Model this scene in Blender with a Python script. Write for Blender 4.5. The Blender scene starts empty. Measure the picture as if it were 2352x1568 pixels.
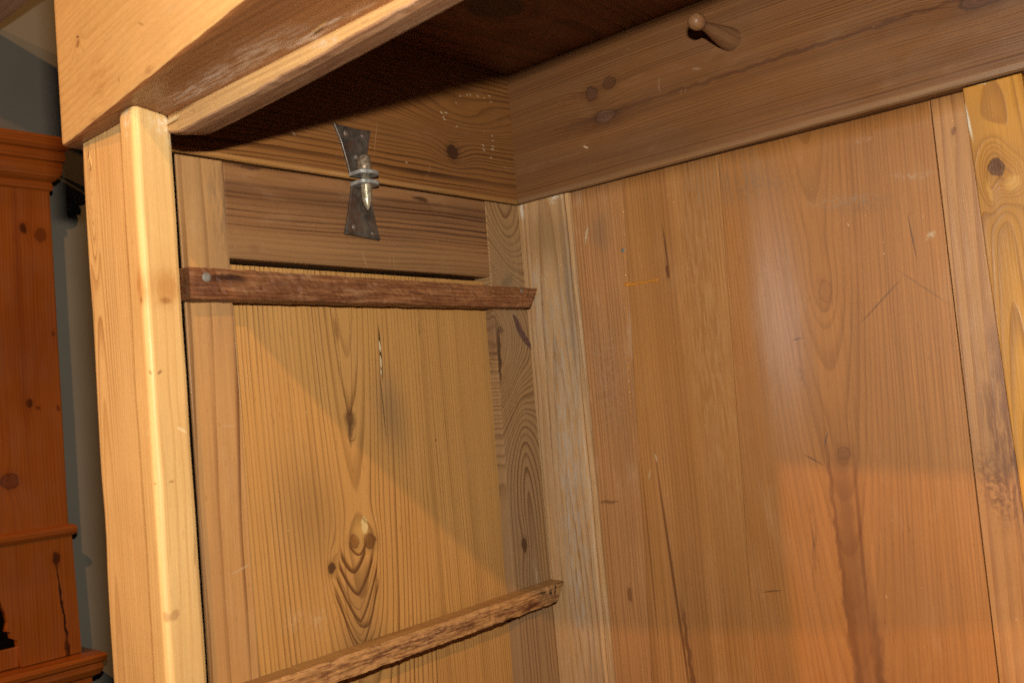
import bpy, bmesh, math, random
from mathutils import Vector, Matrix, noise as mnoise
random.seed(7)
S = bpy.context.scene
COL = S.collection

# ------------------------------------------------------------------ camera
cam_d = bpy.data.cameras.new("camera"); cam = bpy.data.objects.new("camera", cam_d); COL.objects.link(cam)
cam_d.sensor_width = 36.0; cam_d.lens = 36.0*2163.91/2352.0
cam_d.clip_start = 0.02; cam_d.clip_end = 60
CP = Vector((0.7975, -0.9658, -0.2633))
RX = Vector((0.75199646, 0.6533265, -0.08755463)); RY = Vector((-0.1082007, -0.0086798, -0.99409118)); RZ = Vector((-0.65022607, 0.75702652, 0.06416321))
m = Matrix((RX, -RY, -RZ)).transposed().to_4x4(); m.translation = CP
cam.matrix_world = m
cam_d.dof.use_dof = True; cam_d.dof.focus_distance = 1.12; cam_d.dof.aperture_fstop = 9.0
S.camera = cam
S.cycles.use_light_tree = False
S.cycles.use_denoising = False     # the sensor noise of a flash snapshot is left in

# ------------------------------------------------------------------ world and lamps
W = bpy.data.worlds.new("World"); S.world = W; W.use_nodes = True
W.node_tree.nodes["Background"].inputs[0].default_value = (0.74, 0.80, 0.95, 1)
W.node_tree.nodes["Background"].inputs[1].default_value = 0.008

def lamp(name, kind, loc, power, col, size=0.05, size_y=None, target=None, shape=None, spread=None):
    d = bpy.data.lights.new(name, kind); d.energy = power; d.color = col
    o = bpy.data.objects.new(name, d); COL.objects.link(o); o.location = loc
    if kind == 'AREA':
        d.size = size
        if size_y: d.shape = 'RECTANGLE'; d.size_y = size_y
        if spread: d.spread = spread
    else: d.shadow_soft_size = size
    if target is not None:
        o.rotation_euler = (Vector(target)-Vector(loc)).to_track_quat('-Z', 'Y').to_euler()
    return o
FL = CP + 0.118*(-RY) + 0.008*RX
lamp("camera_flash", 'AREA', FL, 16.2, (1.0, 0.945, 0.80), 0.035, 0.014, target=FL+RZ)
lamp("room_lamp", 'POINT', (2.4, -2.2, 1.37), 215, (1.0, 0.54, 0.18), 0.022)
lamp("standing_lamp", 'POINT', (-0.73, -2.79, 1.28), 230, (1.0, 0.50, 0.15), 0.028)
lamp("window_light", 'AREA', (-0.62, -2.5, -0.06), 0.40, (1.0, 0.93, 0.88), 0.14, 0.45, target=(0.36, 0, -0.15), spread=math.radians(50))
S.view_settings.view_transform = 'Standard'; S.view_settings.look = 'None'
S.view_settings.exposure = 0.0; S.view_settings.gamma = 1.0

# ------------------------------------------------------------------ node helper
AX = {'x': 0, 'y': 1, 'z': 2}
class N:
    def __init__(s, name):
        s.mat = bpy.data.materials.new(name); s.mat.use_nodes = True
        s.nt = s.mat.node_tree; s.nt.nodes.clear()
        s.out = s.nt.nodes.new("ShaderNodeOutputMaterial")
        s.bsdf = s.nt.nodes.new("ShaderNodeBsdfPrincipled")
        s.nt.links.new(s.bsdf.outputs[0], s.out.inputs[0])
        g = s.nt.nodes.new("ShaderNodeNewGeometry"); s.pos = g.outputs["Position"]
        sx = s.nt.nodes.new("ShaderNodeSeparateXYZ"); s.nt.links.new(s.pos, sx.inputs[0]); s.c = sx.outputs
    def put(s, sock, v):
        if isinstance(v, (int, float)): sock.default_value = v
        elif isinstance(v, (tuple, list)):
            sock.default_value = tuple(v) if len(v) == len(sock.default_value) else (*v, 1.0)
        else: s.nt.links.new(v, sock)
    def m(s, op, a, b=0.0, c=0.0):
        n = s.nt.nodes.new("ShaderNodeMath"); n.operation = op
        for i, v in enumerate((a, b, c)): s.put(n.inputs[i], v)
        return n.outputs[0]
    def comb(s, a, b, c):
        n = s.nt.nodes.new("ShaderNodeCombineXYZ")
        for i, v in enumerate((a, b, c)): s.put(n.inputs[i], v)
        return n.outputs[0]
    def noise(s, vec, detail=2.0, rough=0.5, scale=1.0):
        n = s.nt.nodes.new("ShaderNodeTexNoise"); s.put(n.inputs["Vector"], vec)
        n.inputs["Scale"].default_value = scale; n.inputs["Detail"].default_value = detail; n.inputs["Roughness"].default_value = rough
        return n.outputs[0]
    def ss(s, v, a, b, lo=0.0, hi=1.0):
        n = s.nt.nodes.new("ShaderNodeMapRange"); n.interpolation_type = 'SMOOTHSTEP'
        s.put(n.inputs[0], v)
        for i, x in enumerate((a, b, lo, hi)): n.inputs[i+1].default_value = x
        return n.outputs[0]
    def mix(s, f, a, b, mode='MIX'):
        n = s.nt.nodes.new("ShaderNodeMix"); n.data_type = 'RGBA'; n.blend_type = mode
        s.put(n.inputs[0], f); s.put(n.inputs[6], a); s.put(n.inputs[7], b)
        return n.outputs[2]
    def ell(s, a, v, a0, v0, ra, rv, ang=0.0):
        """distance from an ellipse centre, 1 on its rim"""
        da = s.m('SUBTRACT', a, a0); dv = s.m('SUBTRACT', v, v0)
        if abs(ang) > 1e-4:
            c, q = math.cos(ang), math.sin(ang)
            na = s.m('ADD', s.m('MULTIPLY', da, c), s.m('MULTIPLY', dv, q))
            nv = s.m('SUBTRACT', s.m('MULTIPLY', dv, c), s.m('MULTIPLY', da, q))
            da, dv = na, nv
        da = s.m('MULTIPLY', da, 1/ra); dv = s.m('MULTIPLY', dv, 1/rv)
        return s.m('SQRT', s.m('ADD', s.m('MULTIPLY', da, da), s.m('MULTIPLY', dv, dv)))

GAM, GK = 1.25, 1.40
def back_y(x): return 0.0050+0.028*(x-0.085)
def wood(name, axes, early, late, freq=180.0, a0=0.0, b0=0.04, tilt=0.0, v0=0.0, warp=0.010, wob=0.002,
         knots=(), marks=(), contrast=0.8, dirt=(0.30, 0.22, 0.16), dirt_amt=0.25, tint=None, tint_amt=0.3,
         rough=0.42, spec=0.35, bump=0.45, fibre=0.21, seed=0.0, late_w=0.55, pale=0.12, vary=0.6, bands=0.0, curves=(), gloss=(), flake=None, lean=False):
    """solid wood: growth rings round a tilted pith, bent by knots. axes = across, along, depth."""
    K = 0.56
    if lean:   # marks were laid out on a plane 16 mm behind the rail; the back leans from 5 to 18 mm
        sh = lambda a: a+(0.016-back_y(a))*(0.7975-a)/0.98
        knots = [(sh(k_[0]), *k_[1:]) for k_ in knots]; marks = [(sh(k_[0]), *k_[1:]) for k_ in marks]; gloss = [(sh(k_[0]), *k_[1:]) for k_ in gloss]
    dim = lambda c: tuple(q*K for q in c)
    early, late, dirt = dim(early), dim(late), dim(dirt); tint = dim(tint) if tint else None
    marks = [(*k_[:5], dim(k_[5]), *k_[6:]) for k_ in marks]
    g = N(name)
    A, V, B = (g.c[AX[k]] for k in axes)
    sv = g.comb(g.m('ADD', A, seed*1.7), g.m('ADD', V, seed*0.9), g.m('ADD', B, seed*2.3))
    def scl(sa, svv, sb=None):
        n = g.nt.nodes.new("ShaderNodeVectorMath"); n.operation = 'MULTIPLY'; g.put(n.inputs[0], sv)
        n.inputs[1].default_value = (sa, svv, sb if sb is not None else sa); return n.outputs[0]
    n1 = g.noise(scl(7, 2.0), 1.0); n2 = g.noise(scl(38, 7.0), 2.0)
    w = g.m('ADD', g.m('MULTIPLY', g.m('SUBTRACT', n1, 0.5), 2*warp), g.m('MULTIPLY', g.m('SUBTRACT', n2, 0.5), 2*wob))
    aa = g.m('SUBTRACT', g.m('ADD', A, w), a0)
    bb = g.m('ADD', g.m('ADD', B, b0), g.m('MULTIPLY', g.m('SUBTRACT', V, v0), tilt))
    bb = g.m('ADD', bb, g.m('MULTIPLY', w, 0.7))
    r = g.m('SQRT', g.m('ADD', g.m('MULTIPLY', aa, aa), g.m('MULTIPLY', bb, bb)))
    # wobbly copies of the coordinates so knots and marks have natural outlines
    nw = g.noise(scl(110, 60), 2.0)
    nw2 = g.noise(scl(75, 90), 2.0)
    Aw = g.m('ADD', A, g.m('MULTIPLY', g.m('SUBTRACT', nw, 0.5), 0.009))
    Vw = g.m('ADD', V, g.m('MULTIPLY', g.m('SUBTRACT', nw2, 0.5), 0.010))
    core = None
    for k in knots:
        a, v, ra, rv, amp = k[:5]
        sa, sl = (k[5], k[6]) if len(k) > 6 else (ra*2.6, rv*3.2)
        d = g.ell(A, V, a, v, sa, sl)
        e = g.m('POWER', 2.718, g.m('MULTIPLY', g.m('MULTIPLY', d, d), -1.0))
        r = g.m('MULTIPLY_ADD', e, amp, r)
    t = g.m('MULTIPLY', r, freq)
    t = g.m('ADD', t, g.m('MULTIPLY', g.noise(g.comb(g.m('MULTIPLY', r, freq*0.27), seed, 0.0), 1.5), 3.4))
    f = g.m('FRACT', t)
    wn = g.nt.nodes.new("ShaderNodeTexWhiteNoise"); wn.noise_dimensions = '1D'; g.put(wn.inputs["W"], g.m('ADD', g.m('FLOOR', t), seed))
    prof = g.m('MULTIPLY', g.m('POWER', g.ss(f, 1-late_w-0.15, 0.93), 1.5), g.ss(f, 0.94, 1.0, 1.0, 0.0))
    prof = g.m('MULTIPLY', prof, g.m('MULTIPLY_ADD', wn.outputs[0], 0.6, 0.62))
    cn = g.ss(g.noise(scl(22, 5.0), 2.0), 0.28, 0.72, 1-vary, 1.0)
    amt = g.m('MULTIPLY', g.m('MULTIPLY', prof, cn), contrast)
    col = g.mix(amt, early, late)
    # per ring tone changes
    if bands:
        bn = g.noise(g.comb(g.m('MULTIPLY', r, freq*0.11), seed+3.3, 0.0), 2.0, 0.7)
        col = g.mix(g.ss(bn, 0.40, 0.72, 0.0, bands), col, late)
    # fibres and pores along the grain
    fb = g.noise(scl(900, 9, 900), 2.0, 0.7)
    fm = g.noise(scl(230, 3.5, 230), 2.0, 0.6)
    iso = g.noise(scl(520, 420, 520), 3.0, 0.75)
    fm = g.m('MULTIPLY_ADD', iso, 0.9, g.m('SUBTRACT', fm, 0.45))
    fs = g.m('ADD', g.m('MULTIPLY', g.m('SUBTRACT', fb, 0.5), fibre*2.6), g.m('MULTIPLY', g.m('SUBTRACT', fm, 0.5), fibre*1.8))
    col = g.mix(1.0, col, g.comb(*(g.m('ADD', 1.0, fs),)*3), 'MULTIPLY')
    # blotches of tint, grime and pale wax
    bl = g.noise(scl(9, 3.2), 3.0, 0.55)
    col = g.mix(g.ss(bl, 0.42, 0.78, 0.0, dirt_amt), col, dirt)
    if tint:
        bt = g.noise(scl(6, 2.0), 2.0, 0.5); bt = g.m('ADD', bt, 0.0)
        col = g.mix(g.ss(bt, 0.40, 0.62, 0.0, tint_amt), col, tint)
    bp = g.noise(scl(30, 11), 4.0, 0.65)
    col = g.mix(g.ss(bp, 0.55, 0.80, 0.0, pale), col, (0.44, 0.33, 0.23))
    pr = g.noise(scl(700, 60, 700), 1.0)
    col = g.mix(g.ss(pr, 0.70, 0.80, 0.0, 0.35), col, tuple(c*0.6 for c in late))
    # tiny pale nicks
    nk = g.noise(scl(260, 170, 260), 1.0)
    col = g.mix(g.ss(nk, 0.80, 0.83, 0.0, 0.45), col, (0.50, 0.38, 0.27))
    if flake:
        fk = g.noise(scl(190, 17, 190), 3.0, 0.6); fk2 = g.noise(scl(330, 30, 330), 2.0, 0.6)
        col = g.mix(g.ss(fk, 0.50, 0.60, 0.0, flake[0]), col, tuple(q*K for q in flake[1]))
        col = g.mix(g.ss(fk2, 0.56, 0.66, 0.0, flake[0]*0.8), col, tuple(q*K for q in flake[2]))
    # knot hearts
    for k in knots:
        a, v, ra, rv = k[:4]
        kc = k[7] if len(k) > 7 else tuple(c*0.45 for c in late)
        ks = k[8] if len(k) > 8 else 0.85
        if ra <= 0 or ks <= 0: continue
        d = g.ell(Aw, Vw, a, v, ra, rv)
        body = g.ss(d, 0.72, 1.12, 1.0, 0.0)
        ringd = g.m('FRACT', g.m('MULTIPLY', d, 2.6))
        inner = g.mix(g.ss(ringd, 0.2, 0.8, 0.35, 0.95), tuple(min(1, c*1.8) for c in kc), kc)
        col = g.mix(g.m('MULTIPLY', body, ks), col, inner)
        rim = g.m('MULTIPLY', g.ss(d, 0.78, 0.98), g.ss(d, 1.02, 1.30, 1.0, 0.0))
        col = g.mix(g.m('MULTIPLY', rim, ks*0.8), col, tuple(c*0.5 for c in kc))
        halo = g.ss(d, 1.0, 2.6, 0.30*ks, 0.0)
        col = g.mix(halo, col, late)
    # flame tips: a0, v of the tip, half width, rise, power, line width, strength (thin lines sweeping up from a tip)
    for a0_, vt, hw, hh, pw, tw, st in curves:
        da = g.m('MULTIPLY', g.m('ABSOLUTE', g.m('SUBTRACT', g.m('MULTIPLY_ADD', n2, 0.004, A), a0_+0.002)), 1/hw)
        cv = g.m('MULTIPLY_ADD', g.m('POWER', da, pw), hh, vt)
        dv = g.m('SUBTRACT', V, cv)
        tt = g.m('MULTIPLY_ADD', da, tw*pw*0.9, tw)
        q = g.m('DIVIDE', dv, tt)
        mask = g.m('MULTIPLY', g.ss(q, -0.35, 0.05), g.ss(q, 0.15, 1.3, 1.0, 0.0))
        mask = g.m('MULTIPLY', mask, g.ss(da, 0.85, 1.0, 1.0, 0.0))
        col = g.mix(g.m('MULTIPLY', mask, st), col, late)
    # marks: a, v, ra, rv, angle, colour, strength, softness, breakup
    for mk in marks:
        a, v, ra, rv, ang, c, st = mk[:7]
        so = mk[7] if len(mk) > 7 else 0.3
        br = mk[8] if len(mk) > 8 else 0.0
        thin = min(ra, rv) < 0.0022
        d = g.ell(A if thin else Aw, V if thin else Vw, a, v, ra, rv, ang)
        mask = g.ss(d, 1-so, 1+so, 1.0, 0.0)
        if br:
            bn = g.noise(scl(300, 28) if br < 2 else scl(260, 200), 3.0, 0.7)
            mask = g.m('MULTIPLY', mask, g.ss(bn, 0.40, 0.62))
        col = g.mix(g.m('MULTIPLY', mask, st), col, c)
    gm = g.nt.nodes.new("ShaderNodeGamma"); g.put(gm.inputs[0], col); gm.inputs[1].default_value = GAM
    col = g.mix(1.0, gm.outputs[0], (GK, GK, GK), 'MULTIPLY')
    g.put(g.bsdf.inputs["Base Color"], col)
    rn = g.noise(scl(40, 12), 3.0)
    ro = g.ss(rn, 0.3, 0.7, rough-0.07, rough+0.10)
    for a, v, ra, rv, gr in gloss:
        d = g.ell(A, V, a, v, ra, rv)
        mask = g.ss(d, 0.15, 1.1, 1.0, 0.0)
        ro = g.m('ADD', g.m('MULTIPLY', ro, g.m('SUBTRACT', 1.0, mask)), g.m('MULTIPLY', mask, g.m('MULTIPLY_ADD', g.noise(scl(420, 5), 1.0), 0.18, gr-0.06)))
        g.put(g.bsdf.inputs["Specular IOR Level"], g.m('MULTIPLY_ADD', mask, 0.6, spec))
    g.put(g.bsdf.inputs["Roughness"], ro)
    if not gloss: g.bsdf.inputs["Specular IOR Level"].default_value = spec
    h = g.m('ADD', g.m('MULTIPLY', amt, 0.5), g.m('ADD', g.m('MULTIPLY', fb, 0.35), g.m('MULTIPLY', bp, 0.5)))
    b = g.nt.nodes.new("ShaderNodeBump"); b.inputs["Strength"].default_value = bump; b.inputs["Distance"].default_value = 0.0012
    g.put(b.inputs["Height"], h); g.nt.links.new(b.outputs[0], g.bsdf.inputs["Normal"])
    return g.mat

def sr(r, g, b):
    f = lambda c: ((c/255+0.055)/1.055)**2.4 if c > 10 else c/255/12.92
    return (f(r), f(g), f(b))

# ------------------------------------------------------------------ mesh helpers
def link(name, bm, mat, parent=None, smooth=False, mats=None):
    me = bpy.data.meshes.new(name); bm.normal_update(); bm.to_mesh(me); bm.free()
    for mm in (mats or [mat]): me.materials.append(mm)
    if smooth:
        for p in me.polygons: p.use_smooth = True
    o = bpy.data.objects.new(name, me); COL.objects.link(o)
    if parent is not None:
        root = parent
        base = Vector((0, 0, 0)); q = parent
        while q is not None: base += q.location; q = q.parent
        o.parent = parent; o.location = -base
    return o
def rebase(o, pt):
    """move the origin of a mesh to pt, its world place kept"""
    pt = Vector(pt); o.data.transform(Matrix.Translation(-pt)); o.location = o.location + pt
def wobble(bm, amp, sc, seed=0.0, axis=None):
    for v in bm.verts:
        n = mnoise.noise_vector(v.co*sc+Vector((seed, seed*2, seed*3)))
        if axis is None: v.co += n*amp
        else: v.co[axis] += n[axis]*amp
def hexa(c, bevel=0.0015, cuts=None, seg=2):
    """c: 8 corners, x0/x1 fastest, then y, then z"""
    bm = bmesh.new(); vs = [bm.verts.new(p) for p in c]
    for f in ((0, 2, 3, 1), (4, 5, 7, 6), (0, 1, 5, 4), (2, 6, 7, 3), (0, 4, 6, 2), (1, 3, 7, 5)):
        bm.faces.new([vs[i] for i in f])
    if bevel: bmesh.ops.bevel(bm, geom=bm.edges[:], offset=bevel, segments=seg, affect='EDGES', profile=0.6)
    bmesh.ops.recalc_face_normals(bm, faces=bm.faces[:])
    return bm
def slice_axis(bm, axis, step):
    lo = min(v.co[axis] for v in bm.verts); hi = max(v.co[axis] for v in bm.verts)
    n = int((hi-lo)/step)
    no = [0, 0, 0]; no[axis] = 1
    for i in range(1, n+1):
        p = [0, 0, 0]; p[axis] = lo+(hi-lo)*i/(n+1)
        bmesh.ops.bisect_plane(bm, geom=bm.verts[:]+bm.edges[:]+bm.faces[:], plane_co=p, plane_no=no)
def box(x, y, z, bevel=0.0015, sl=None, wob=0.0, seed=0.0):
    c = [(x[i], y[j], z[k]) for k in (0, 1) for j in (0, 1) for i in (0, 1)]
    bm = hexa(c, bevel)
    if sl: slice_axis(bm, sl[0], sl[1])
    if wob: wobble(bm, wob, 28.0, seed)
    return bm
def sweep(prof, pts_fn, closed=True):
    """prof: list of (u,w); pts_fn: list of functions placing (u,w) -> xyz, one per station"""
    bm = bmesh.new(); rings = []
    for fn in pts_fn: rings.append([bm.verts.new(fn(u, w)) for u, w in prof])
    n = len(prof)
    for a, b in zip(rings, rings[1:]):
        for i in range(n if closed else n-1):
            j = (i+1) % n; bm.faces.new((a[i], a[j], b[j], b[i]))
    if closed:
        bm.faces.new(rings[0]); bm.faces.new(rings[-1][::-1])
    bmesh.ops.recalc_face_normals(bm, faces=bm.faces[:])
    return bm
def lathe(profile, origin, axis, n=24):
    """profile (t along axis, radius)"""
    ax = Vector(axis).normalized(); u = ax.orthogonal().normalized(); w = ax.cross(u); o = Vector(origin)
    bm = bmesh.new(); rings = []
    for t, r in profile:
        rings.append([bm.verts.new(o+ax*t+(u*math.cos(2*math.pi*i/n)+w*math.sin(2*math.pi*i/n))*max(r, 1e-5)) for i in range(n)])
    for a, b in zip(rings, rings[1:]):
        for i in range(n): bm.faces.new((a[i], a[(i+1) % n], b[(i+1) % n], b[i]))
    bm.faces.new(rings[0]); bm.faces.new(rings[-1][::-1])
    bmesh.ops.recalc_face_normals(bm, faces=bm.faces[:])
    return bm
def thing(name, label, cat, loc):
    o = bpy.data.objects.new(name, None); COL.objects.link(o); o.location = loc
    o['label'] = label; o['category'] = cat; o.empty_display_size = 0.05
    return o

# ------------------------------------------------------------------ materials
GOLD, GOLD_L = (0.74, 0.50, 0.245), (0.56, 0.33, 0.135)
INT, INT_L = (0.44, 0.235, 0.09), (0.20, 0.085, 0.028)
WHT = (0.66, 0.56, 0.42)
def chips(pts, ra=0.0009, rv=0.0028, st=0.75, c=WHT):
    rnd = random.Random(3)
    return [(a, v, ra*rnd.uniform(.7, 1.2), rv*rnd.uniform(.6, 1.1), rnd.uniform(-.9, .9), c, st*rnd.uniform(.7, 1), 0.35) for a, v in pts]

M = {}
M['header'] = wood('header_pine', 'zxy', GOLD, GOLD_L, 150, a0=0.25, b0=0.62, tilt=0.10, warp=0.02, wob=0.004, contrast=0.45,
    knots=[(0.077, 0.0125, 0.0035, 0.003, 0.01, 0.012, 0.012, (0.16, 0.07, 0.03), 0.7)], dirt=(0.55, 0.30, 0.12), dirt_amt=0.35, rough=0.5, fibre=0.10, seed=1, pale=0.25,
    marks=[(0.045, 0.150, 0.0006, 0.006, 0.5, (0.35, 0.18, 0.07), 0.6), (0.095, 0.11, 0.0012, 0.0012, 0.5, (0.35, 0.18, 0.07), 0.6), (0.105, 0.06, 0.0005, 0.009, -0.3, (0.88, 0.65, 0.35), 0.6), (0.018, 0.10, 0.002, 0.0014, -0.3, (0.32, 0.16, 0.07), 0.6), (0.006, 0.16, 0.003, 0.010, 0, (0.42, 0.22, 0.1), 0.5, 0.7, 1), (0.005, 0.045, 0.003, 0.014, 0, (0.42, 0.22, 0.1), 0.5, 0.7, 1), (0.071, 0.0120, 0.003, 0.003, 0, (0.80, 0.55, 0.25), 0.7, 0.4), (0.0835, 0.0135, 0.0012, 0.0035, 0.3, (0.16, 0.07, 0.03), 0.7), (0.03, 0.062, 0.018, 0.03, 0.3, (0.50, 0.24, 0.07), 0.35, 0.9, 1)])
M['header_under'] = wood('header_underside_stained_shaded', 'yxz', (0.40, 0.18, 0.075), (0.20, 0.075, 0.03), 150, a0=-0.2, b0=0.03, contrast=0.5, dirt=(0.17, 0.085, 0.05),  # stained wood; shade from grazing light is in this brown too
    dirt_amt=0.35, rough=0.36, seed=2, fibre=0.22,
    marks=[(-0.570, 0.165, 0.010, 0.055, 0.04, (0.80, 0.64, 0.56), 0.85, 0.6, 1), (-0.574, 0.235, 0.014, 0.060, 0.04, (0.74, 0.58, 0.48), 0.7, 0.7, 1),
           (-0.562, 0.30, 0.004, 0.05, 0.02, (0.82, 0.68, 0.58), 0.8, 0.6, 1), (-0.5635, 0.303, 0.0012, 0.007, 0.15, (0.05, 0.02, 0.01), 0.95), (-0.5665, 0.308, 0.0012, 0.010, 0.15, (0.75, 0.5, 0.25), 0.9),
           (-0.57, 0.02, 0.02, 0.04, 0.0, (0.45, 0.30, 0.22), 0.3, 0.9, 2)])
M['toprail'] = wood('top_rail_pine', 'zxy', (0.72, 0.46, 0.22), (0.48, 0.25, 0.10), 260, a0=0.1, b0=0.62, contrast=0.5, rough=0.5, seed=4, dirt=(0.45, 0.27, 0.16), dirt_amt=0.3,
    marks=[(-0.006, 0.30, 0.003, 0.012, 0.1, (0.78, 0.62, 0.5), 0.6, 0.5, 2), (-0.0052, 0.098, 0.0016, 0.010, 0.0, (0.85, 0.68, 0.42), 0.8, 0.4), (-0.0085, 0.096, 0.0006, 0.010, -0.08, (0.05, 0.02, 0.01), 0.95), (-0.0012, 0.11, 0.0005, 0.02, 0.0, (0.08, 0.03, 0.015), 0.8), (-0.0125, 0.25, 0.0022, 0.05, 0.06, (0.5, 0.32, 0.2), 0.4, 0.7, 1)])
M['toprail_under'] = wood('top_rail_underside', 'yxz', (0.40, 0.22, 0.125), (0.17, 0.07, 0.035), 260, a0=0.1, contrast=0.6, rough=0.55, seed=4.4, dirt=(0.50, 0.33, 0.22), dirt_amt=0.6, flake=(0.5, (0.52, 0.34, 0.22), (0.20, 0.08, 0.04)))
M['stile'] = wood('front_stile_pine', 'xzy', (0.78, 0.53, 0.265), (0.46, 0.25, 0.095), 330, a0=-0.006, b0=0.602, tilt=0.015, warp=0.004, wob=0.0008, contrast=0.65, vary=0.75, rough=0.42, seed=5,
    knots=[(-0.0075, -0.018, 0.0028, 0.009, 0.0, 0.006, 0.040, (0.62, 0.42, 0.22), 0.7), (-0.0060, -0.020, 0, 0, 0.020, 0.0065, 0.075)],
    marks=[(-0.0065, -0.0225, 0.0008, 0.006, 0.15, (0.12, 0.05, 0.02), 0.9), (-0.0085, -0.013, 0.0011, 0.004, -0.3, (0.16, 0.07, 0.03), 0.8)], dirt=(0.62, 0.34, 0.13), dirt_amt=0.3, fibre=0.12, pale=0.05)
M['lath'] = wood('door_lath_pine', 'xzy', (0.80, 0.56, 0.28), (0.60, 0.36, 0.15), 300, a0=0.02, b0=0.63, warp=0.003, contrast=0.42, rough=0.5, spec=0.25, seed=6, dirt=(0.66, 0.36, 0.13), dirt_amt=0.35, fibre=0.12, pale=0.1,
    marks=[(0.0985, -0.215, 0.0006, 0.0018, 0.3, (0.3, 0.15, 0.07), 0.7), (0.097, -0.302, 0.0010, 0.0008, 0.3, (0.35, 0.18, 0.08), 0.6), (0.0915, -0.262, 0.0008, 0.0030, -0.5, (0.88, 0.7, 0.45), 0.7), (0.090, -0.36, 0.0005, 0.012, 0.05, (0.45, 0.25, 0.1), 0.5), (0.0985, -0.405, 0.0015, 0.004, 0.1, (0.4, 0.22, 0.1), 0.45), (0.0945, -0.146, 0.0045, 0.013, 0.05, (0.52, 0.24, 0.07), 0.55, 0.7), (0.0945, -0.157, 0.0018, 0.0025, 0.05, (0.30, 0.12, 0.04), 0.5, 0.6), (0.089, -0.009, 0.006, 0.008, 0.4, (0.85, 0.75, 0.62), 0.75, 0.6, 2), (0.087, -0.020, 0.003, 0.010, 0.2, (0.85, 0.75, 0.62), 0.4, 0.6, 2)])
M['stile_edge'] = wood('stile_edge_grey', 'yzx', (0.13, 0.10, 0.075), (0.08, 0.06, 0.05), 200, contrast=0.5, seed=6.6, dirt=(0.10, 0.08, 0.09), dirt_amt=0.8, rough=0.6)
M['sidecornice'] = wood('side_cornice_pine', 'zyx', (0.34, 0.165, 0.060), (0.065, 0.025, 0.011), 170, a0=-0.10, b0=0.03, tilt=-0.05, v0=-0.05, warp=0.010, wob=0.0026, contrast=1.0, rough=0.4, seed=7, late_w=0.5,
    knots=[(0.0545, -0.1188, 0.0080, 0.0080, 0.016, 0.018, 0.028, (0.05, 0.022, 0.012), 0.95), (0.100, -0.10, 0, 0, 0.030, 0.03, 0.10)],
    marks=chips([(0.1303, -.0963), (0.135, -.0825), (0.136, -.0765), (0.1368, -.0627), (0.1414, -.0400), (0.1342, -.0374), (0.137, -.05), (0.1023, -.1331), (0.1037, -.1252), (0.0975, -.1301), (0.0945, -.1285), (0.0891, -.1073),
                 (0.0716, -.0603), (0.0731, -.0410), (0.066, -.0600), (0.0575, -.0473), (0.0877, -.0412), (0.081, -.0405), (0.0391, -.3607), (0.03, -.20), (0.0692, -.043), (0.12, -.105)]) +
          [(0.053, -0.2455, 0.019, 0.0008, 0.22, (0.45, 0.27, 0.15), 0.55), (0.025, -0.165, 0.01, 0.004, 0.2, (0.45, 0.27, 0.15), 0.3, 0.8, 2)],
    dirt=(0.22, 0.12, 0.07), dirt_amt=0.35, tint=(0.38, 0.17, 0.05), tint_amt=0.35)
M['back_lip_lit'] = wood('back_lip_lit', 'zxy', (0.34, 0.19, 0.095), (0.22, 0.11, 0.05), 150, contrast=0.3, seed=7.9)  # lighter copy of the rail wood; the lit lower edge is painted
M['cornice_lip_lit'] = wood('cornice_lip_lit', 'zyx', (0.46, 0.25, 0.095), (0.28, 0.13, 0.045), 150, contrast=0.3, seed=7.7)  # paler than the board: light on its lower edge is painted in
M['sidestile'] = wood('side_stile_pine', 'yzx', (0.56, 0.33, 0.150), (0.22, 0.10, 0.042), 62, a0=-0.535, b0=0.018, tilt=-0.03, warp=0.012, wob=0.0012, contrast=0.95, late_w=0.30, rough=0.42, seed=8.3,
    dirt=(0.30, 0.20, 0.13), dirt_amt=0.5, fibre=0.15, tint=(0.52, 0.29, 0.12), tint_amt=0.3,
    marks=[(-0.4590, -0.3979, 0.010, 0.0010, 0.25, (0.58, 0.42, 0.27), 0.6), (-0.462, -0.262, 0.007, 0.0012, -0.1, (0.58, 0.42, 0.27), 0.35), (-0.455, -0.05, 0.010, 0.045, 0.1, (0.16, 0.12, 0.10), 0.4, 0.9, 1)])
M['sidetop'] = wood('side_top_rail_pine', 'zyx', (0.44, 0.235, 0.110), (0.075, 0.028, 0.015), 170, a0=-0.008, b0=0.011, tilt=0.012, warp=0.010, wob=0.0032, contrast=0.95, rough=0.42, seed=9.4, late_w=0.5,
    dirt=(0.22, 0.13, 0.085), dirt_amt=0.4, bands=0.5,
    knots=[(-0.0868, -0.4181, 0.003, 0.003, 0.001, 0.01, 0.02, (0.12, 0.06, 0.03), 0.5)],
    marks=[(-0.012, -0.182, 0.003, 0.012, 0.1, (0.05, 0.02, 0.015), 0.7, 0.4), (-0.004, -0.415, 0.0025, 0.016, 0.0, (0.07, 0.03, 0.02), 0.6, 0.4), (-0.0900, -0.2745, 0.009, 0.0012, -0.35, (0.50, 0.34, 0.2), 0.7, 0.6),
           (-0.0885, -0.237, 0.007, 0.0008, 0.1, (0.50, 0.34, 0.2), 0.5), (-0.0895, -0.2305, 0.007, 0.0008, -0.1, (0.50, 0.34, 0.2), 0.5), (-0.088, -0.15, 0.008, 0.012, 0.0, (0.45, 0.30, 0.18), 0.35, 0.8, 2),
           (-0.086, -0.29, 0.017, 0.40, 0.0, (0.40, 0.235, 0.115), 0.55, 0.25)])  # last mark paints the lower band paler, like a lit chamfer
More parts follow.
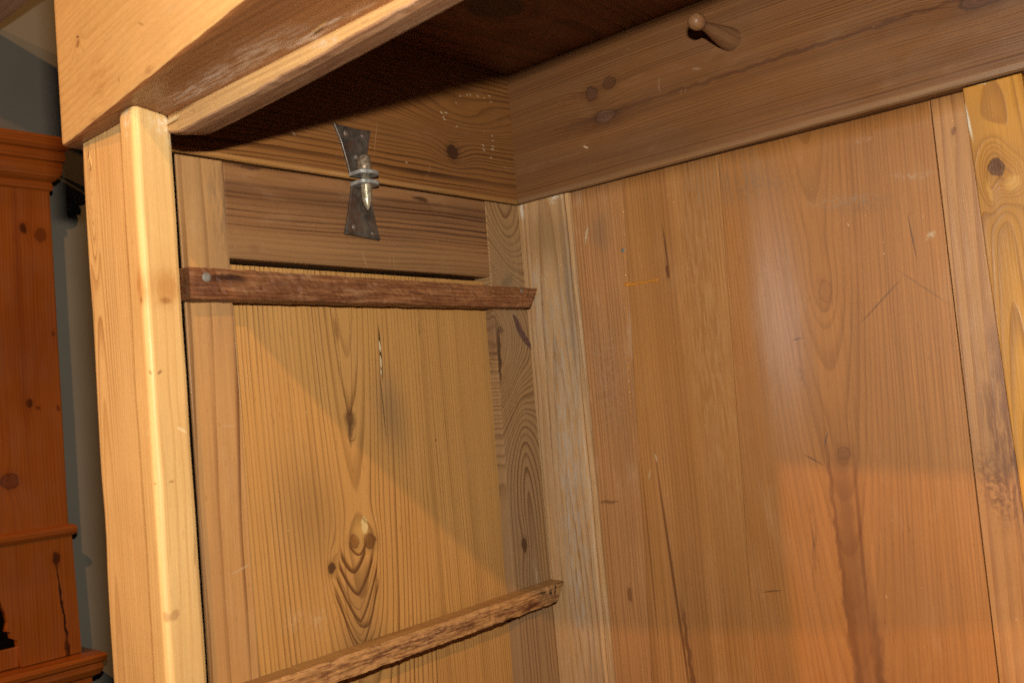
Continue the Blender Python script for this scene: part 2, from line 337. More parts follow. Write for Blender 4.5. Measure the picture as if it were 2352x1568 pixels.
def panel_mat(name, seed, **kw):
    base = dict(freq=175, a0=-0.302, b0=0.030, tilt=-0.085, v0=-0.16, warp=0.0035, wob=0.0009, contrast=1.0, vary=0.60, rough=0.40, seed=seed, late_w=0.40,
        dirt=(0.44, 0.25, 0.12), dirt_amt=0.35, fibre=0.15, pale=0.08, tint=(0.58, 0.33, 0.12), tint_amt=0.4)
    base.update(kw)
    return wood(name, 'yzx', (0.62, 0.365, 0.145), (0.18, 0.080, 0.028), **base)
M['panelA'] = panel_mat('panel_board_knotty', 10,
    knots=[(-0.2878, -0.4005, 0.0068, 0.0075, -0.008, 0.013, 0.024, (0.10, 0.045, 0.015), 0.8), (-0.3106, -0.3974, 0.0055, 0.0065, -0.006, 0.012, 0.022, (0.14, 0.06, 0.02), 0.75),
           (-0.3423, -0.4195, 0.0042, 0.0055, -0.010, 0.009, 0.030, (0.05, 0.025, 0.015), 0.95), (-0.310, -0.450, 0, 0, -0.011, 0.036, 0.06)],
    curves=[(-0.305, -0.4130, 0.0125, 0.013, 1.7, 0.0026, 0.9), (-0.3130, -0.4300, 0.0180, 0.022, 1.7, 0.0050, 0.95), (-0.310, -0.4545, 0.0250, 0.038, 1.5, 0.0046, 1.0), (-0.3095, -0.4830, 0.0300, 0.056, 1.4, 0.0042, 0.95), (-0.3105, -0.4700, 0.0280, 0.050, 1.5, 0.0014, 0.6), (-0.311, -0.5110, 0.0320, 0.070, 1.4, 0.0040, 0.9), (-0.311, -0.4970, 0.0310, 0.062, 1.4, 0.0014, 0.6), (-0.3035, -0.2620, 0.0110, 0.150, 3.2, 0.0045, 0.8), (-0.303, -0.2900, 0.0150, 0.170, 4.0, 0.0012, 0.6)],
    marks=[(-0.2938, -0.3825, 0.0042, 0.0088, 0.1, (0.86, 0.72, 0.42), 0.95, 0.25), (-0.2935, -0.3775, 0.0016, 0.0045, 0.7, (0.25, 0.14, 0.07), 0.6), (-0.3000, -0.386, 0.010, 0.014, 0.1, (0.62, 0.40, 0.15), 0.5, 0.5),
           (-0.2520, -0.195, 0.0014, 0.029, 0.0, (0.035, 0.015, 0.008), 0.95, 0.35), (-0.2523, -0.187, 0.0012, 0.0065, 0.05, (0.80, 0.68, 0.48), 0.95), (-0.2526, -0.2045, 0.0012, 0.0075, 0.0, (0.80, 0.68, 0.48), 0.9), (-0.2533, -0.216, 0.0009, 0.003, 0.0, (0.80, 0.68, 0.48), 0.9),
           (-0.2545, -0.255, 0.0008, 0.040, 0.03, (0.10, 0.05, 0.02), 0.75),
           (-0.3040, -0.266, 0.0070, 0.010, 0.0, (0.17, 0.085, 0.04), 0.85, 0.6), (-0.3045, -0.280, 0.003, 0.012, 0.0, (0.15, 0.075, 0.035), 0.8, 0.7), (-0.3139, -0.167, 0.0035, 0.012, 0.1, (0.30, 0.15, 0.06), 0.6, 0.6),
           (-0.243, -0.262, 0.020, 0.04, 0.2, (0.20, 0.155, 0.115), 0.38, 0.9), (-0.365, -0.36, 0.035, 0.05, 0.1, (0.26, 0.16, 0.08), 0.35, 0.9), (-0.31, -0.505, 0.028, 0.030, 0.0, (0.20, 0.13, 0.08), 0.4, 0.9), (-0.31, -0.455, 0.020, 0.022, 0.0, (0.24, 0.145, 0.08), 0.3, 0.9),
           (-0.365, -0.47, 0.012, 0.012, 0.3, (0.75, 0.6, 0.45), 0.25, 0.8, 2), (-0.395, -0.462, 0.012, 0.010, 0.3, (0.75, 0.6, 0.45), 0.22, 0.8, 2)])
M['panelB'] = panel_mat('panel_board_fine', 11.5, a0=-0.55, b0=0.03, tilt=0.0, freq=290, contrast=0.62, bands=0.35,
    marks=[(-0.1888, -0.163, 0.0008, 0.012, 0.0, (0.06, 0.03, 0.015), 0.85), (-0.1760, -0.30, 0.0012, 0.0012, 0, (0.08, 0.04, 0.02), 0.8)])
M['rstile'] = wood('rear_stile_pine', 'yzx', (0.47, 0.29, 0.15), (0.22, 0.11, 0.05), 150, a0=-0.03, b0=0.016, tilt=0.02, warp=0.007, wob=0.002, contrast=0.95, rough=0.45, seed=12, vary=0.4, fibre=0.12,
    knots=[(-0.070, -0.175, 0.006, 0.026, 0.170, 0.080, 0.100, (0.10, 0.05, 0.03), 0.45), (-0.0475, -0.4449, 0.0040, 0.0080, 0.006, 0.010, 0.03, (0.05, 0.025, 0.015), 0.9), (-0.0577, -0.170, 0.004, 0.004, 0, 0.01, 0.01, (0.06, 0.03, 0.02), 0.7)],
    marks=[(-0.064, -0.20, 0.0022, 0.036, -0.06, (0.07, 0.035, 0.02), 0.8, 0.5), (-0.035, -0.105, 0.012, 0.006, 0.5, (0.14, 0.08, 0.06), 0.45, 0.6), (-0.030, -0.49, 0.004, 0.03, 0.1, (0.7, 0.6, 0.48), 0.4, 0.7, 1), (-0.030, -0.13, 0.03, 0.07, 0, (0.42, 0.31, 0.2), 0.4, 0.8)],
    dirt=(0.36, 0.26, 0.18), dirt_amt=0.5)
M['cpost'] = wood('corner_post_limewashed', 'xzy', (0.62, 0.39, 0.205), (0.38, 0.205, 0.095), 120, a0=0.045, b0=0.01, tilt=0.05, v0=-0.3, warp=0.010, wob=0.003, contrast=0.8, rough=0.6, spec=0.2, seed=13, bump=0.7,
    dirt=(0.42, 0.32, 0.23), dirt_amt=0.5, pale=0.35, flake=(0.14, (0.74, 0.60, 0.46), (0.44, 0.28, 0.16)),
    marks=[(0.018, -0.14, 0.010, 0.060, 0.02, (0.60, 0.53, 0.46), 0.6, 0.8, 1), (0.05, -0.16, 0.018, 0.085, 0.02, (0.50, 0.42, 0.33), 0.55, 0.8, 1), (0.045, -0.42, 0.022, 0.19, 0.01, (0.56, 0.47, 0.39), 0.60, 0.7, 1),
           (0.045, -0.36, 0.012, 0.16, -0.03, (0.60, 0.51, 0.44), 0.45, 0.8, 1), (0.070, -0.30, 0.006, 0.20, 0.0, (0.60, 0.52, 0.44), 0.5, 0.8, 1), (0.063, -0.005, 0.008, 0.005, 0.3, (0.85, 0.80, 0.72), 0.85, 0.6, 2), (0.006, -0.010, 0.003, 0.010, 0.0, (0.80, 0.74, 0.66), 0.7, 0.6),
           (0.04, -0.05, 0.03, 0.03, 0, (0.34, 0.21, 0.11), 0.5, 0.9), (0.072, -0.13, 0.006, 0.10, 0.0, (0.24, 0.17, 0.12), 0.5, 0.9)])
PE, PL = (0.55, 0.265, 0.092), (0.20, 0.075, 0.022)
PD = dict(lean=True, rough=0.50, spec=0.40, bump=0.012, warp=0.0035, wob=0.0009, fibre=0.16)
M['plank1'] = wood('back_plank_pinkish', 'xzy', (0.55, 0.295, 0.135), PL, 210, a0=-0.2, b0=0.02, contrast=0.5, seed=14, dirt=(0.30, 0.16, 0.09), dirt_amt=0.4, pale=0.35,
    knots=[(0.1109, -0.5097, 0.003, 0.007, 0.002, 0.01, 0.03, (0.08, 0.035, 0.015), 0.5)],
    marks=[(0.0942, -0.062, 0.0018, 0.008, -0.15, WHT, 0.9, 0.5, 2), (0.097, -0.056, 0.0012, 0.006, -0.3, WHT, 0.7, 0.5), (0.105, -0.23, 0.018, 0.07, 0, (0.55, 0.38, 0.26), 0.40, 0.9, 2), (0.10, -0.265, 0.012, 0.003, 0.1, (0.22, 0.12, 0.07), 0.35, 0.8, 2), (0.092, -0.398, 0.012, 0.0022, 0.1, (0.12, 0.06, 0.035), 0.55, 0.6), (0.116, -0.06, 0.012, 0.02, 0, (0.25, 0.17, 0.12), 0.35, 0.9)], **PD)
M['plank2'] = wood('back_plank_golden', 'xzy', (0.57, 0.295, 0.115), (0.22, 0.085, 0.024), 200, a0=0.35, b0=0.02, tilt=0.01, contrast=0.5, bands=0.35, seed=15, dirt=(0.30, 0.165, 0.08), dirt_amt=0.3, tint=(0.48, 0.235, 0.075), tint_amt=0.5,
    knots=[(0.2090, -0.1234, 0.0022, 0.0065, 0.002, 0.006, 0.03, (0.10, 0.035, 0.015), 0.9)],
    marks=[(0.255, -0.20, 0.025, 0.20, 0.0, (0.62, 0.37, 0.18), 0.45, 0.8, 1), (0.2105, -0.100, 0.0011, 0.028, 0.04, (0.13, 0.05, 0.02), 0.7, 0.5), (0.1461, -0.46, 0.0012, 0.10, 0.0, (0.20, 0.08, 0.025), 0.5, 0.5), (0.176, -0.49, 0.0018, 0.14, 0.06, (0.17, 0.065, 0.02), 0.75, 0.5), (0.188, -0.58, 0.003, 0.06, 0.06, (0.15, 0.055, 0.02), 0.6, 0.5), (0.168, -0.345, 0.0011, 0.005, 0.2, WHT, 0.6), (0.156, -0.365, 0.0011, 0.006, -0.2, WHT, 0.4), (0.268, -0.03, 0.018, 0.03, 0, (0.36, 0.25, 0.18), 0.35, 0.9, 1), (0.2875, -0.488, 0.002, 0.003, 0.3, (0.13, 0.05, 0.02), 0.6)], **PD)  # the wide pale worn patch also stands in for a sheen
M['plank3'] = wood('back_plank_wide', 'xzy', PE, PL, 290, a0=0.398, b0=0.030, tilt=-0.055, v0=0.0, contrast=0.42, bands=0.25, seed=16, dirt=(0.30, 0.155, 0.075), dirt_amt=0.35, tint=(0.43, 0.215, 0.075), tint_amt=0.4,
    knots=[(0.3984, -0.1747, 0.006, 0.010, -0.005, 0.020, 0.045, (0.20, 0.085, 0.035), 0.30), (0.4006, -0.347, 0.006, 0.006, -0.003, 0.014, 0.03, (0.15, 0.065, 0.03), 0.45)],
    marks=[(0.384, -0.45, 0.0022, 0.11, 0.015, (0.17, 0.06, 0.022), 0.6, 0.9), (0.391, -0.60, 0.0035, 0.10, 0.02, (0.16, 0.06, 0.022), 0.6, 0.9), (0.4085, -0.44, 0.0020, 0.08, -0.02, (0.17, 0.06, 0.022), 0.6, 0.9), (0.412, -0.58, 0.005, 0.07, 0.0, (0.15, 0.055, 0.02), 0.6, 0.9),
           (0.3965, -0.50, 0.010, 0.16, 0.0, (0.24, 0.10, 0.035), 0.55, 0.5), (0.3565, -0.455, 0.0022, 0.045, -0.05, (0.10, 0.055, 0.03), 0.5, 0.7, 1), (0.363, -0.262, 0.003, 0.010, 0.2, (0.14, 0.08, 0.05), 0.4, 0.6, 2), (0.3625, -0.222, 0.005, 0.0012, 0.1, (0.12, 0.06, 0.04), 0.6, 0.6),
           (0.366, -0.353, 0.0115, 0.0006, -0.55, (0.08, 0.05, 0.05), 0.75), (0.3825, -0.332, 0.0006, 0.0085, -0.35, (0.10, 0.08, 0.09), 0.7), (0.303, -0.4965, 0.0105, 0.0007, 0.15, (0.13, 0.06, 0.03), 0.7),
           (0.4945, -0.132, 0.0007, 0.022, 0.08, (0.12, 0.06, 0.035), 0.65), (0.4555, -0.194, 0.0285, 0.0008, 0.72, (0.16, 0.085, 0.05), 0.55), (0.500, -0.185, 0.030, 0.0007, -0.75, (0.16, 0.085, 0.05), 0.35),
           (0.5012, -0.0715, 0.017, 0.003, -0.12, (0.55, 0.40, 0.29), 0.55, 0.8, 2), (0.4577, -0.0245, 0.007, 0.002, 0, (0.58, 0.44, 0.34), 0.5, 0.8, 2), (0.5122, -0.1349, 0.004, 0.003, 0.2, WHT, 0.7, 0.6, 2), (0.445, -0.088, 0.03, 0.009, -0.15, (0.24, 0.155, 0.10), 0.4, 0.8, 2), (0.425, -0.082, 0.03, 0.006, -0.1, (0.52, 0.37, 0.25), 0.35, 0.8, 2),
           (0.315, -0.03, 0.03, 0.03, 0, (0.28, 0.20, 0.14), 0.4, 0.9, 1), (0.34, -0.05, 0.04, 0.012, -0.1, (0.24, 0.16, 0.11), 0.3, 0.9, 2), (0.332, -0.19, 0.010, 0.13, 0.0, (0.60, 0.42, 0.27), 0.15, 0.9, 1)], gloss=[(0.340, -0.19, 0.055, 0.20, 0.31)], **PD)  # last pale mark paints a faint sheen over the gloss patch
M['plank4'] = wood('back_plank_edge_reddish', 'xzy', (0.56, 0.30, 0.125), (0.30, 0.12, 0.05), 120, a0=0.58, b0=0.02, tilt=0.03, contrast=0.6, seed=17, dirt=(0.36, 0.19, 0.11), dirt_amt=0.3, rough=0.45, spec=0.4, warp=0.006, fibre=0.14,
    knots=[(0.5455, -0.037, 0.002, 0.004, 0.002, 0.006, 0.03, (0.10, 0.04, 0.02), 0.6)],
    marks=[(0.556, -0.345, 0.013, 0.070, 0.10, (0.20, 0.080, 0.045), 0.6, 0.5, 1), (0.570, -0.42, 0.010, 0.09, 0.06, (0.18, 0.07, 0.04), 0.6, 0.5, 1), (0.565, -0.28, 0.008, 0.05, 0.1, (0.22, 0.09, 0.055), 0.6, 0.6, 0), (0.545, -0.385, 0.011, 0.03, 0.2, (0.13, 0.05, 0.03), 0.55, 0.7, 2)])
M['plank5'] = wood('back_plank_dark_red', 'xzy', (0.27, 0.11, 0.055), (0.14, 0.05, 0.025), 130, a0=0.5, contrast=0.6, seed=18)
M['yellow'] = wood('yellow_knotty_plank', 'xzy', (0.74, 0.38, 0.060), (0.36, 0.15, 0.028), 190, a0=0.582, b0=0.016, tilt=0.06, v0=-0.12, warp=0.007, wob=0.0035, contrast=0.85, rough=0.45, seed=19, dirt=(0.42, 0.21, 0.06), dirt_amt=0.7, late_w=0.6, fibre=0.09,
    knots=[(0.5812, -0.0835, 0.0062, 0.0085, 0.030, 0.013, 0.028, (0.05, 0.018, 0.007), 1.0), (0.594, -0.098, 0, 0, 0.022, 0.010, 0.018), (0.5745, -0.103, 0, 0, 0.016, 0.006, 0.020)],
    marks=[(0.594, -0.1005, 0.006, 0.0065, 0, (0.72, 0.42, 0.12), 0.7, 0.5), (0.5725, -0.106, 0.0022, 0.008, 0.15, (0.72, 0.42, 0.12), 0.6, 0.5), (0.5615, -0.028, 0.0016, 0.022, 0.12, (0.80, 0.72, 0.60), 0.85, 0.5), (0.585, 0.0, 0.03, 0.0022, 0.0, (0.80, 0.70, 0.56), 0.7, 0.5, 2)])
M['backrail'] = wood('back_cornice_rail_pine', 'zxy', (0.32, 0.160, 0.070), (0.13, 0.052, 0.024), 330, a0=-0.05, b0=0.015, warp=0.006, wob=0.0014, contrast=0.75, rough=0.42, seed=20, dirt=(0.22, 0.125, 0.075), dirt_amt=0.45, bands=0.35, tint=(0.30, 0.145, 0.055), tint_amt=0.35,
    knots=[(0.1133, 0.1351, 0.008, 0.0085, 0.008, 0.014, 0.03, (0.085, 0.045, 0.032), 0.75), (0.1194, 0.1627, 0.0065, 0.0085, 0.005, 0.010, 0.025, (0.07, 0.035, 0.025), 0.6), (0.0803, 0.1533, 0.008, 0.015, 0.010, 0.016, 0.035, (0.15, 0.09, 0.065), 0.75), (0.0767, 0.590, 0.008, 0.02, 0.012, 0.018, 0.05, (0.09, 0.045, 0.03), 0.8)],
    marks=[(0.0492, 0.1191, 0.0014, 0.0042, 0.5, (0.70, 0.52, 0.38), 0.85), (0.0986, 0.2336, 0.006, 0.0006, 0.1, (0.42, 0.28, 0.2), 0.7), (0.092, 0.2325, 0.004, 0.0006, -0.3, (0.42, 0.28, 0.2), 0.6), (0.0808, 0.2675, 0.004, 0.0006, 0.2, (0.42, 0.28, 0.2), 0.6), (0.0808, 0.2620, 0.004, 0.0006, 0.3, (0.42, 0.28, 0.2), 0.5), (0.1006, 0.2842, 0.0015, 0.006, 0.3, (0.42, 0.28, 0.2), 0.6),
           (0.0826, 0.42, 0.0022, 0.26, 0.0, (0.115, 0.05, 0.03), 0.55, 0.8), (0.080, 0.145, 0.006, 0.05, 0.0, (0.12, 0.06, 0.04), 0.4, 0.8)])
M['ceiling'] = wood('top_board_dark_pine', 'xyz', (0.34, 0.15, 0.06), (0.12, 0.045, 0.02), 140, a0=0.12, b0=0.03, tilt=0.05, warp=0.012, wob=0.003, contrast=0.8, seed=21, dirt=(0.16, 0.07, 0.035), dirt_amt=0.4,
    knots=[(0.140, -0.178, 0.024, 0.030, 0.03, 0.04, 0.07, (0.030, 0.014, 0.010), 0.9)])
M['cleat'] = wood('rough_sawn_cleat', 'zyx', (0.33, 0.150, 0.066), (0.14, 0.052, 0.026), 240, flake=(0.55, (0.46, 0.24, 0.12), (0.12, 0.045, 0.025)), a0=-0.3, b0=0.02, warp=0.008, wob=0.004, contrast=0.7, rough=0.5, seed=22, bump=1.0, dirt=(0.12, 0.045, 0.025), dirt_amt=0.6, pale=0.5, fibre=0.3,
    marks=[(-0.1233, -0.468, 0.003, 0.020, 0.0, (0.05, 0.02, 0.012), 0.85, 0.5), (-0.128, -0.49, 0.012, 0.02, 0.0, (0.10, 0.04, 0.02), 0.5, 0.8)])
M['cleat2'] = wood('rough_lower_cleat', 'zyx', (0.58, 0.34, 0.155), (0.30, 0.14, 0.06), 240, flake=(0.7, (0.58, 0.34, 0.17), (0.20, 0.07, 0.04)), a0=-0.8, b0=0.02, warp=0.008, wob=0.004, contrast=0.6, rough=0.5, seed=23, bump=0.8, dirt=(0.13, 0.045, 0.025), dirt_amt=0.5, pale=0.4, fibre=0.3,
    marks=[(-0.512, -0.25, 0.0055, 0.19, 0.005, (0.16, 0.060, 0.036), 0.9, 0.6, 1), (-0.5165, -0.07, 0.003, 0.018, 0.0, (0.12, 0.03, 0.015), 0.8, 0.6), (-0.505, -0.045, 0.0022, 0.006, 0.2, (0.04, 0.025, 0.02), 0.7, 0.5), (-0.508, -0.030, 0.003, 0.0025, 0.1, (0.03, 0.025, 0.03), 0.85, 0.5), (-0.503, -0.0195, 0.0022, 0.002, 0.1, (0.03, 0.025, 0.02), 0.85, 0.5), (-0.509, -0.0215, 0.004, 0.0016, 0.3, (0.05, 0.03, 0.02), 0.8, 0.5), (-0.499, -0.008, 0.0015, 0.012, 0.0, (0.16, 0.06, 0.03), 0.7, 0.5)])
M['cleat_top'] = wood('cleat_planed_top', 'xyz', (0.50, 0.29, 0.12), (0.32, 0.15, 0.05), 240, contrast=0.5, seed=24)
M['peg'] = wood('turned_peg', 'xyz', (0.34, 0.185, 0.095), (0.20, 0.09, 0.045), 300, a0=0.3, b0=-0.1, contrast=0.5, rough=0.45, seed=25, dirt=(0.30, 0.12, 0.06), dirt_amt=0.6, spec=0.3)
M['cab'] = wood('orange_varnished_pine', 'yzx', (0.47, 0.16, 0.032), (0.30, 0.08, 0.014), 150, a0=-0.45, b0=1.03, warp=0.008, contrast=0.6, rough=0.32, spec=0.5, seed=26, dirt=(0.30, 0.085, 0.017), dirt_amt=0.5, pale=0.0, bump=0.15, fibre=0.12,
    knots=[(-0.2327, 0.1374, 0.006, 0.008, 0.006, 0.012, 0.02, (0.03, 0.012, 0.006), 0.95), (-0.2020, 0.1267, 0.009, 0.011, 0.004, 0.012, 0.02, (0.07, 0.02, 0.008), 0.6), (-0.2390, -0.1885, 0.0055, 0.0065, 0.006, 0.012, 0.02, (0.03, 0.012, 0.006), 0.95), (-0.2230, -0.196, 0.003, 0.003, 0, 0.012, 0.02, (0.07, 0.02, 0.008), 0.7),
           (-0.2798, -0.3249, 0.014, 0.012, 0.01, 0.02, 0.03, (0.11, 0.04, 0.018), 0.95), (-0.205, -0.475, 0.006, 0.009, 0.004, 0.012, 0.02, (0.04, 0.012, 0.006), 0.9), (-0.187, -0.20, 0.003, 0.004, 0, 0.01, 0.01, (0.06, 0.02, 0.01), 0.6), (-0.188, -0.06, 0.003, 0.004, 0, 0.01, 0.01, (0.06, 0.02, 0.01), 0.6)],
    marks=[(-0.1985, -0.565, 0.0022, 0.080, 0.085, (0.03, 0.008, 0.003), 0.9, 0.5), (-0.193, -0.65, 0.004, 0.02, 0.1, (0.04, 0.01, 0.004), 0.7, 0.6), (-0.245, 0.02, 0.006, 0.25, 0.0, (0.32, 0.09, 0.018), 0.5, 0.8)])
M['cabtrim'] = wood('orange_varnished_trim', 'zyx', (0.47, 0.16, 0.032), (0.28, 0.075, 0.014), 160, a0=0.1, b0=1.03, contrast=0.5, rough=0.32, spec=0.5, seed=27, dirt=(0.30, 0.085, 0.017), dirt_amt=0.5, pale=0.0, bump=0.12)
M['beam'] = wood('beam_pine', 'yxz', (0.85, 0.55, 0.36), (0.55, 0.30, 0.18), 120, a0=-0.5, contrast=0.6, rough=0.55, seed=28)

def metal(name, c1, c2, rough, metallic=0.85, sc=120, rust=None):
    g = N(name)
    n = g.noise(g.pos, 5.0, 0.65, sc)
    col = g.mix(g.ss(n, 0.35, 0.68), c1, c2)
    if rust:
        n2 = g.noise(g.pos, 4.0, 0.6, sc*0.6)
        col = g.mix(g.ss(n2, 0.52, 0.66, 0, 0.8), col, rust)
    g.put(g.bsdf.inputs["Base Color"], col)
    g.put(g.bsdf.inputs["Roughness"], g.ss(n, 0.3, 0.7, rough-0.08, rough+0.18))
    g.bsdf.inputs["Metallic"].default_value = metallic
    b = g.nt.nodes.new("ShaderNodeBump"); b.inputs["Strength"].default_value = 0.4; b.inputs["Distance"].default_value = 0.0006
    g.put(b.inputs["Height"], n); g.nt.links.new(b.outputs[0], g.bsdf.inputs["Normal"])
    return g.mat
M['plate'] = metal('dark_forged_iron', (0.038, 0.029, 0.024), (0.095, 0.074, 0.058), 0.42, 0.3, 60, (0.075, 0.036, 0.022))
M['bolt'] = metal('worn_steel_screw', (0.26, 0.22, 0.15), (0.46, 0.40, 0.30), 0.30, 0.6, 300)
M['boltcap'] = metal('brown_iron_stud', (0.14, 0.095, 0.065), (0.28, 0.21, 0.15), 0.36, 0.4, 260)
M['zinc'] = metal('grey_steel_tab', (0.23, 0.225, 0.215), (0.36, 0.355, 0.345), 0.40, 0.35, 200)
M['rust'] = metal('rusty_screw_head', (0.07, 0.045, 0.034), (0.15, 0.105, 0.08), 0.4, 0.3, 300)
M['nail'] = metal('dull_nail_head', (0.11, 0.105, 0.095), (0.17, 0.165, 0.15), 0.6, 0.2, 500)
g = N('painted_grey_wall')
nn = g.noise(g.pos, 4.0, 0.6, 3.0); n3 = g.noise(g.pos, 3.0, 0.6, 160)
g.put(g.bsdf.inputs["Base Color"], g.mix(g.ss(nn, 0.3, 0.7), (0.20, 0.170, 0.138), (0.23, 0.197, 0.158)))
g.bsdf.inputs["Roughness"].default_value = 0.9
b = g.nt.nodes.new("ShaderNodeBump"); b.inputs["Strength"].default_value = 0.3; b.inputs["Distance"].default_value = 0.001
g.put(b.inputs["Height"], n3); g.nt.links.new(b.outputs[0], g.bsdf.inputs["Normal"]); M['wall'] = g.mat
g = N('amber_glue'); g.bsdf.inputs["Base Color"].default_value = (0.42, 0.16, 0.02, 1); g.bsdf.inputs["Roughness"].default_value = 0.12
g.bsdf.inputs["Coat Weight"].default_value = 0.8; M['glue'] = g.mat
g = N('dark_gap'); g.bsdf.inputs["Base Color"].default_value = (0.004, 0.0025, 0.002, 1); g.bsdf.inputs["Roughness"].default_value = 1.0; g.bsdf.inputs["Specular IOR Level"].default_value = 0.0; M['dark'] = g.mat  # near-black colour standing in for shade in gaps and openings

# ------------------------------------------------------------------ the room
def struct(name, bm, mat):
    o = link(name, bm, mat); o['kind'] = 'structure'; return o
struct('wall', box((-1.35, -1.155), (-2.2, 2.5), (-1.9, 1.6), 0), M['wall'])

bm = sweep([(-0.275, 0.500), (-0.275, 0.60), (-0.52, 0.60), (-0.52, 0.506), (-0.514, 0.500)], [lambda u, w, x=x: (x, u, w+0.002*math.sin(x*9)) for x in [-1.154+0.14*i for i in range(12)]])
o = link('wooden_beam', bm, M['beam']); rebase(o, (-0.5, -0.4, 0.5))
o['label'] = 'weathered brown wooden beam crossing the top left corner in front of the grey wall'; o['category'] = 'beam'

# orange cabinet standing against the left wall
cab = thing('cabinet', 'dark orange varnished pine cabinet with moulded cornice, left of the open wardrobe', 'cabinet', (-1.08, -0.5, -1.7))
X0, XB, YE = -1.0, -1.154, -0.180
lowz = -0.6535
o = link('side_panel', box((X0-0.02, X0), (-0.9, YE), (-0.433, 0.214), 0.003), M['cab'], cab)
o = link('back_body', box((XB, X0-0.0205), (-0.9, YE-0.002), (-0.66, 0.212), 0.002), M['cab'], cab)
# lower panel with a scalloped opening
outl = [(-0.9, -0.433), (YE+0.006, -0.433), (YE+0.012, lowz), (-0.2745, lowz), (-0.2793, -0.606), (-0.2890, -0.600), (-0.2905, -0.588), (-0.2975, -0.586), (-0.2935, -0.571), (-0.2960, -0.557), (-0.3060, -0.527), (-0.32, -0.500), (-0.345, -0.482), (-0.42, -0.476), (-0.50, -0.5), (-0.56, -0.56), (-0.6, lowz), (-0.9, lowz)]
bm = bmesh.new(); f0 = bm.faces.new([bm.verts.new((X0-0.004, y, z)) for y, z in outl])
r = bmesh.ops.extrude_face_region(bm, geom=[f0]); bmesh.ops.translate(bm, verts=[v for v in r['geom'] if isinstance(v, bmesh.types.BMVert)], vec=(-0.016, 0, 0))
bmesh.ops.recalc_face_normals(bm, faces=bm.faces[:])
link('apron_panel', bm, M['cab'], cab)
link('drawer_front', box((X0-0.018, X0-0.012), (-0.62, -0.2755), (lowz, -0.618), 0.002), M['cab'], cab)
link('niche_shade', box((X0-0.0203, X0-0.0190), (-0.64, -0.26), (-0.618, -0.465), 0), M['dark'], cab)  # near-black sheet standing for the shade inside the opening
def mould(name, prof, z0, y1, mat, parent, xb=X0):
    # prof: (out, dz) traced from the bottom up; runs along the side and turns the far corner
    pr = [(0.0-0.03, prof[0][1])] + prof + [(-0.03, prof[-1][1])]
    bm = bmesh.new(); st = []
    for end in (0, 1, 2):
        row = []
        for u, w in pr:
            if end == 0: p = (xb+u, -0.9, z0+w)
            elif end == 1: p = (xb+u, y1+u, z0+w)
            else: p = (XB+0.0, y1+u, z0+w)
            row.append(bm.verts.new(p))
        st.append(row)
    n = len(pr)
    for a, b2 in zip(st, st[1:]):
        for i in range(n): bm.faces.new((a[i], a[(i+1) % n], b2[(i+1) % n], b2[i]))
    bm.faces.new(st[0]); bm.faces.new(st[-1][::-1]); bmesh.ops.recalc_face_normals(bm, faces=bm.faces[:])
    return link(name, bm, mat, parent)
cp = [(0.001, 0.0), (0.004, 0.003), (0.004, 0.012), (0.002, 0.016), (0.008, 0.020), (0.014, 0.026), (0.0175, 0.036), (0.0185, 0.046), (0.017, 0.052), (0.022, 0.055), (0.023, 0.066), (0.021, 0.073), (0.0255, 0.076), (0.029, 0.082), (0.0295, 0.096), (0.027, 0.101), (0.0, 0.102)]
mould('cornice', cp, 0.2125, YE, M['cabtrim'], cab)
mould('waist_moulding', [(0.0, 0.0), (0.006, 0.001), (0.009, 0.006), (0.0095, 0.012), (0.007, 0.018), (0.0, 0.021)], -0.436, YE+0.002, M['cabtrim'], cab)
mould('base_moulding', [(0.0, -0.12), (0.010, -0.12), (0.010, -0.045), (0.020, -0.04), (0.026, -0.03), (0.024, -0.020), (0.030, -0.016), (0.032, -0.008), (0.028, -0.002), (0.0, 0.0)], -0.655, YE+0.012, M['cabtrim'], cab)
link('lower_body', box((XB+0.001, X0+0.006), (-0.9, YE+0.016), (-1.7, -0.776), 0.003), M['cab'], cab)

# ------------------------------------------------------------------ the wardrobe
WR = thing('wardrobe', 'open antique pine wardrobe, bare inside, with shelf cleats and an iron connector', 'wardrobe', (0.55, -0.28, -1.7))
def part(name, bm, mat, parent=WR, label=None, **k):
    o = link(name, bm, mat, parent, **k)
    if label: o['label'] = label
    return o
ZL = -1.69
# --- front cornice board: bowed in plan, left end rounded
def fy(x):   # front face line in plan
    if x < 0.0: return -0.5905 + (0.0-x)*0.09
    if x < 0.3: return -0.5905 - 0.118*x
    return -0.6259 - 0.118*(x-0.3) + 0.22*(x-0.3)**2
xs = [-0.046, -0.0452, -0.043, -0.039, -0.034, -0.027, -0.018, -0.008] + [0.004+0.012*i for i in range(100)]
bm = bmesh.new(); rows = []
zt = 0.30
for i, x in enumerate(xs):
    rr = 0.010
    e = max(0.0, rr-(x-xs[0])); cut = rr-math.sqrt(max(0, rr*rr-e*e))        # rounded end
    y0 = fy(x) + cut*0.8
    nz = 0.0009*mnoise.noise(Vector((x*40, 0.3, 1.1))) + 0.0007*mnoise.noise(Vector((x*140, 3.3, 1.1)))
    zb = 0.0 + cut*0.7
    prof = [(y0, zt), (y0, zb+0.004+nz), (y0+0.0006, zb+0.0020+nz), (y0+0.0022, zb+0.0006+nz*0.5), (y0+0.006, zb), (-0.5535, zb), (-0.5535, zt)]
    rows.append([bm.verts.new((x, y, z)) for y, z in prof])
n = len(rows[0])
for a, b2 in zip(rows, rows[1:]):
    for i in range(n):
        f = bm.faces.new((a[i], a[(i+1) % n], b2[(i+1) % n], b2[i])); f.material_index = 1 if i in (2, 3, 4) else 0
bm.faces.new(rows[0]); bm.faces.new(rows[-1][::-1]); bmesh.ops.recalc_face_normals(bm, faces=bm.faces[:])
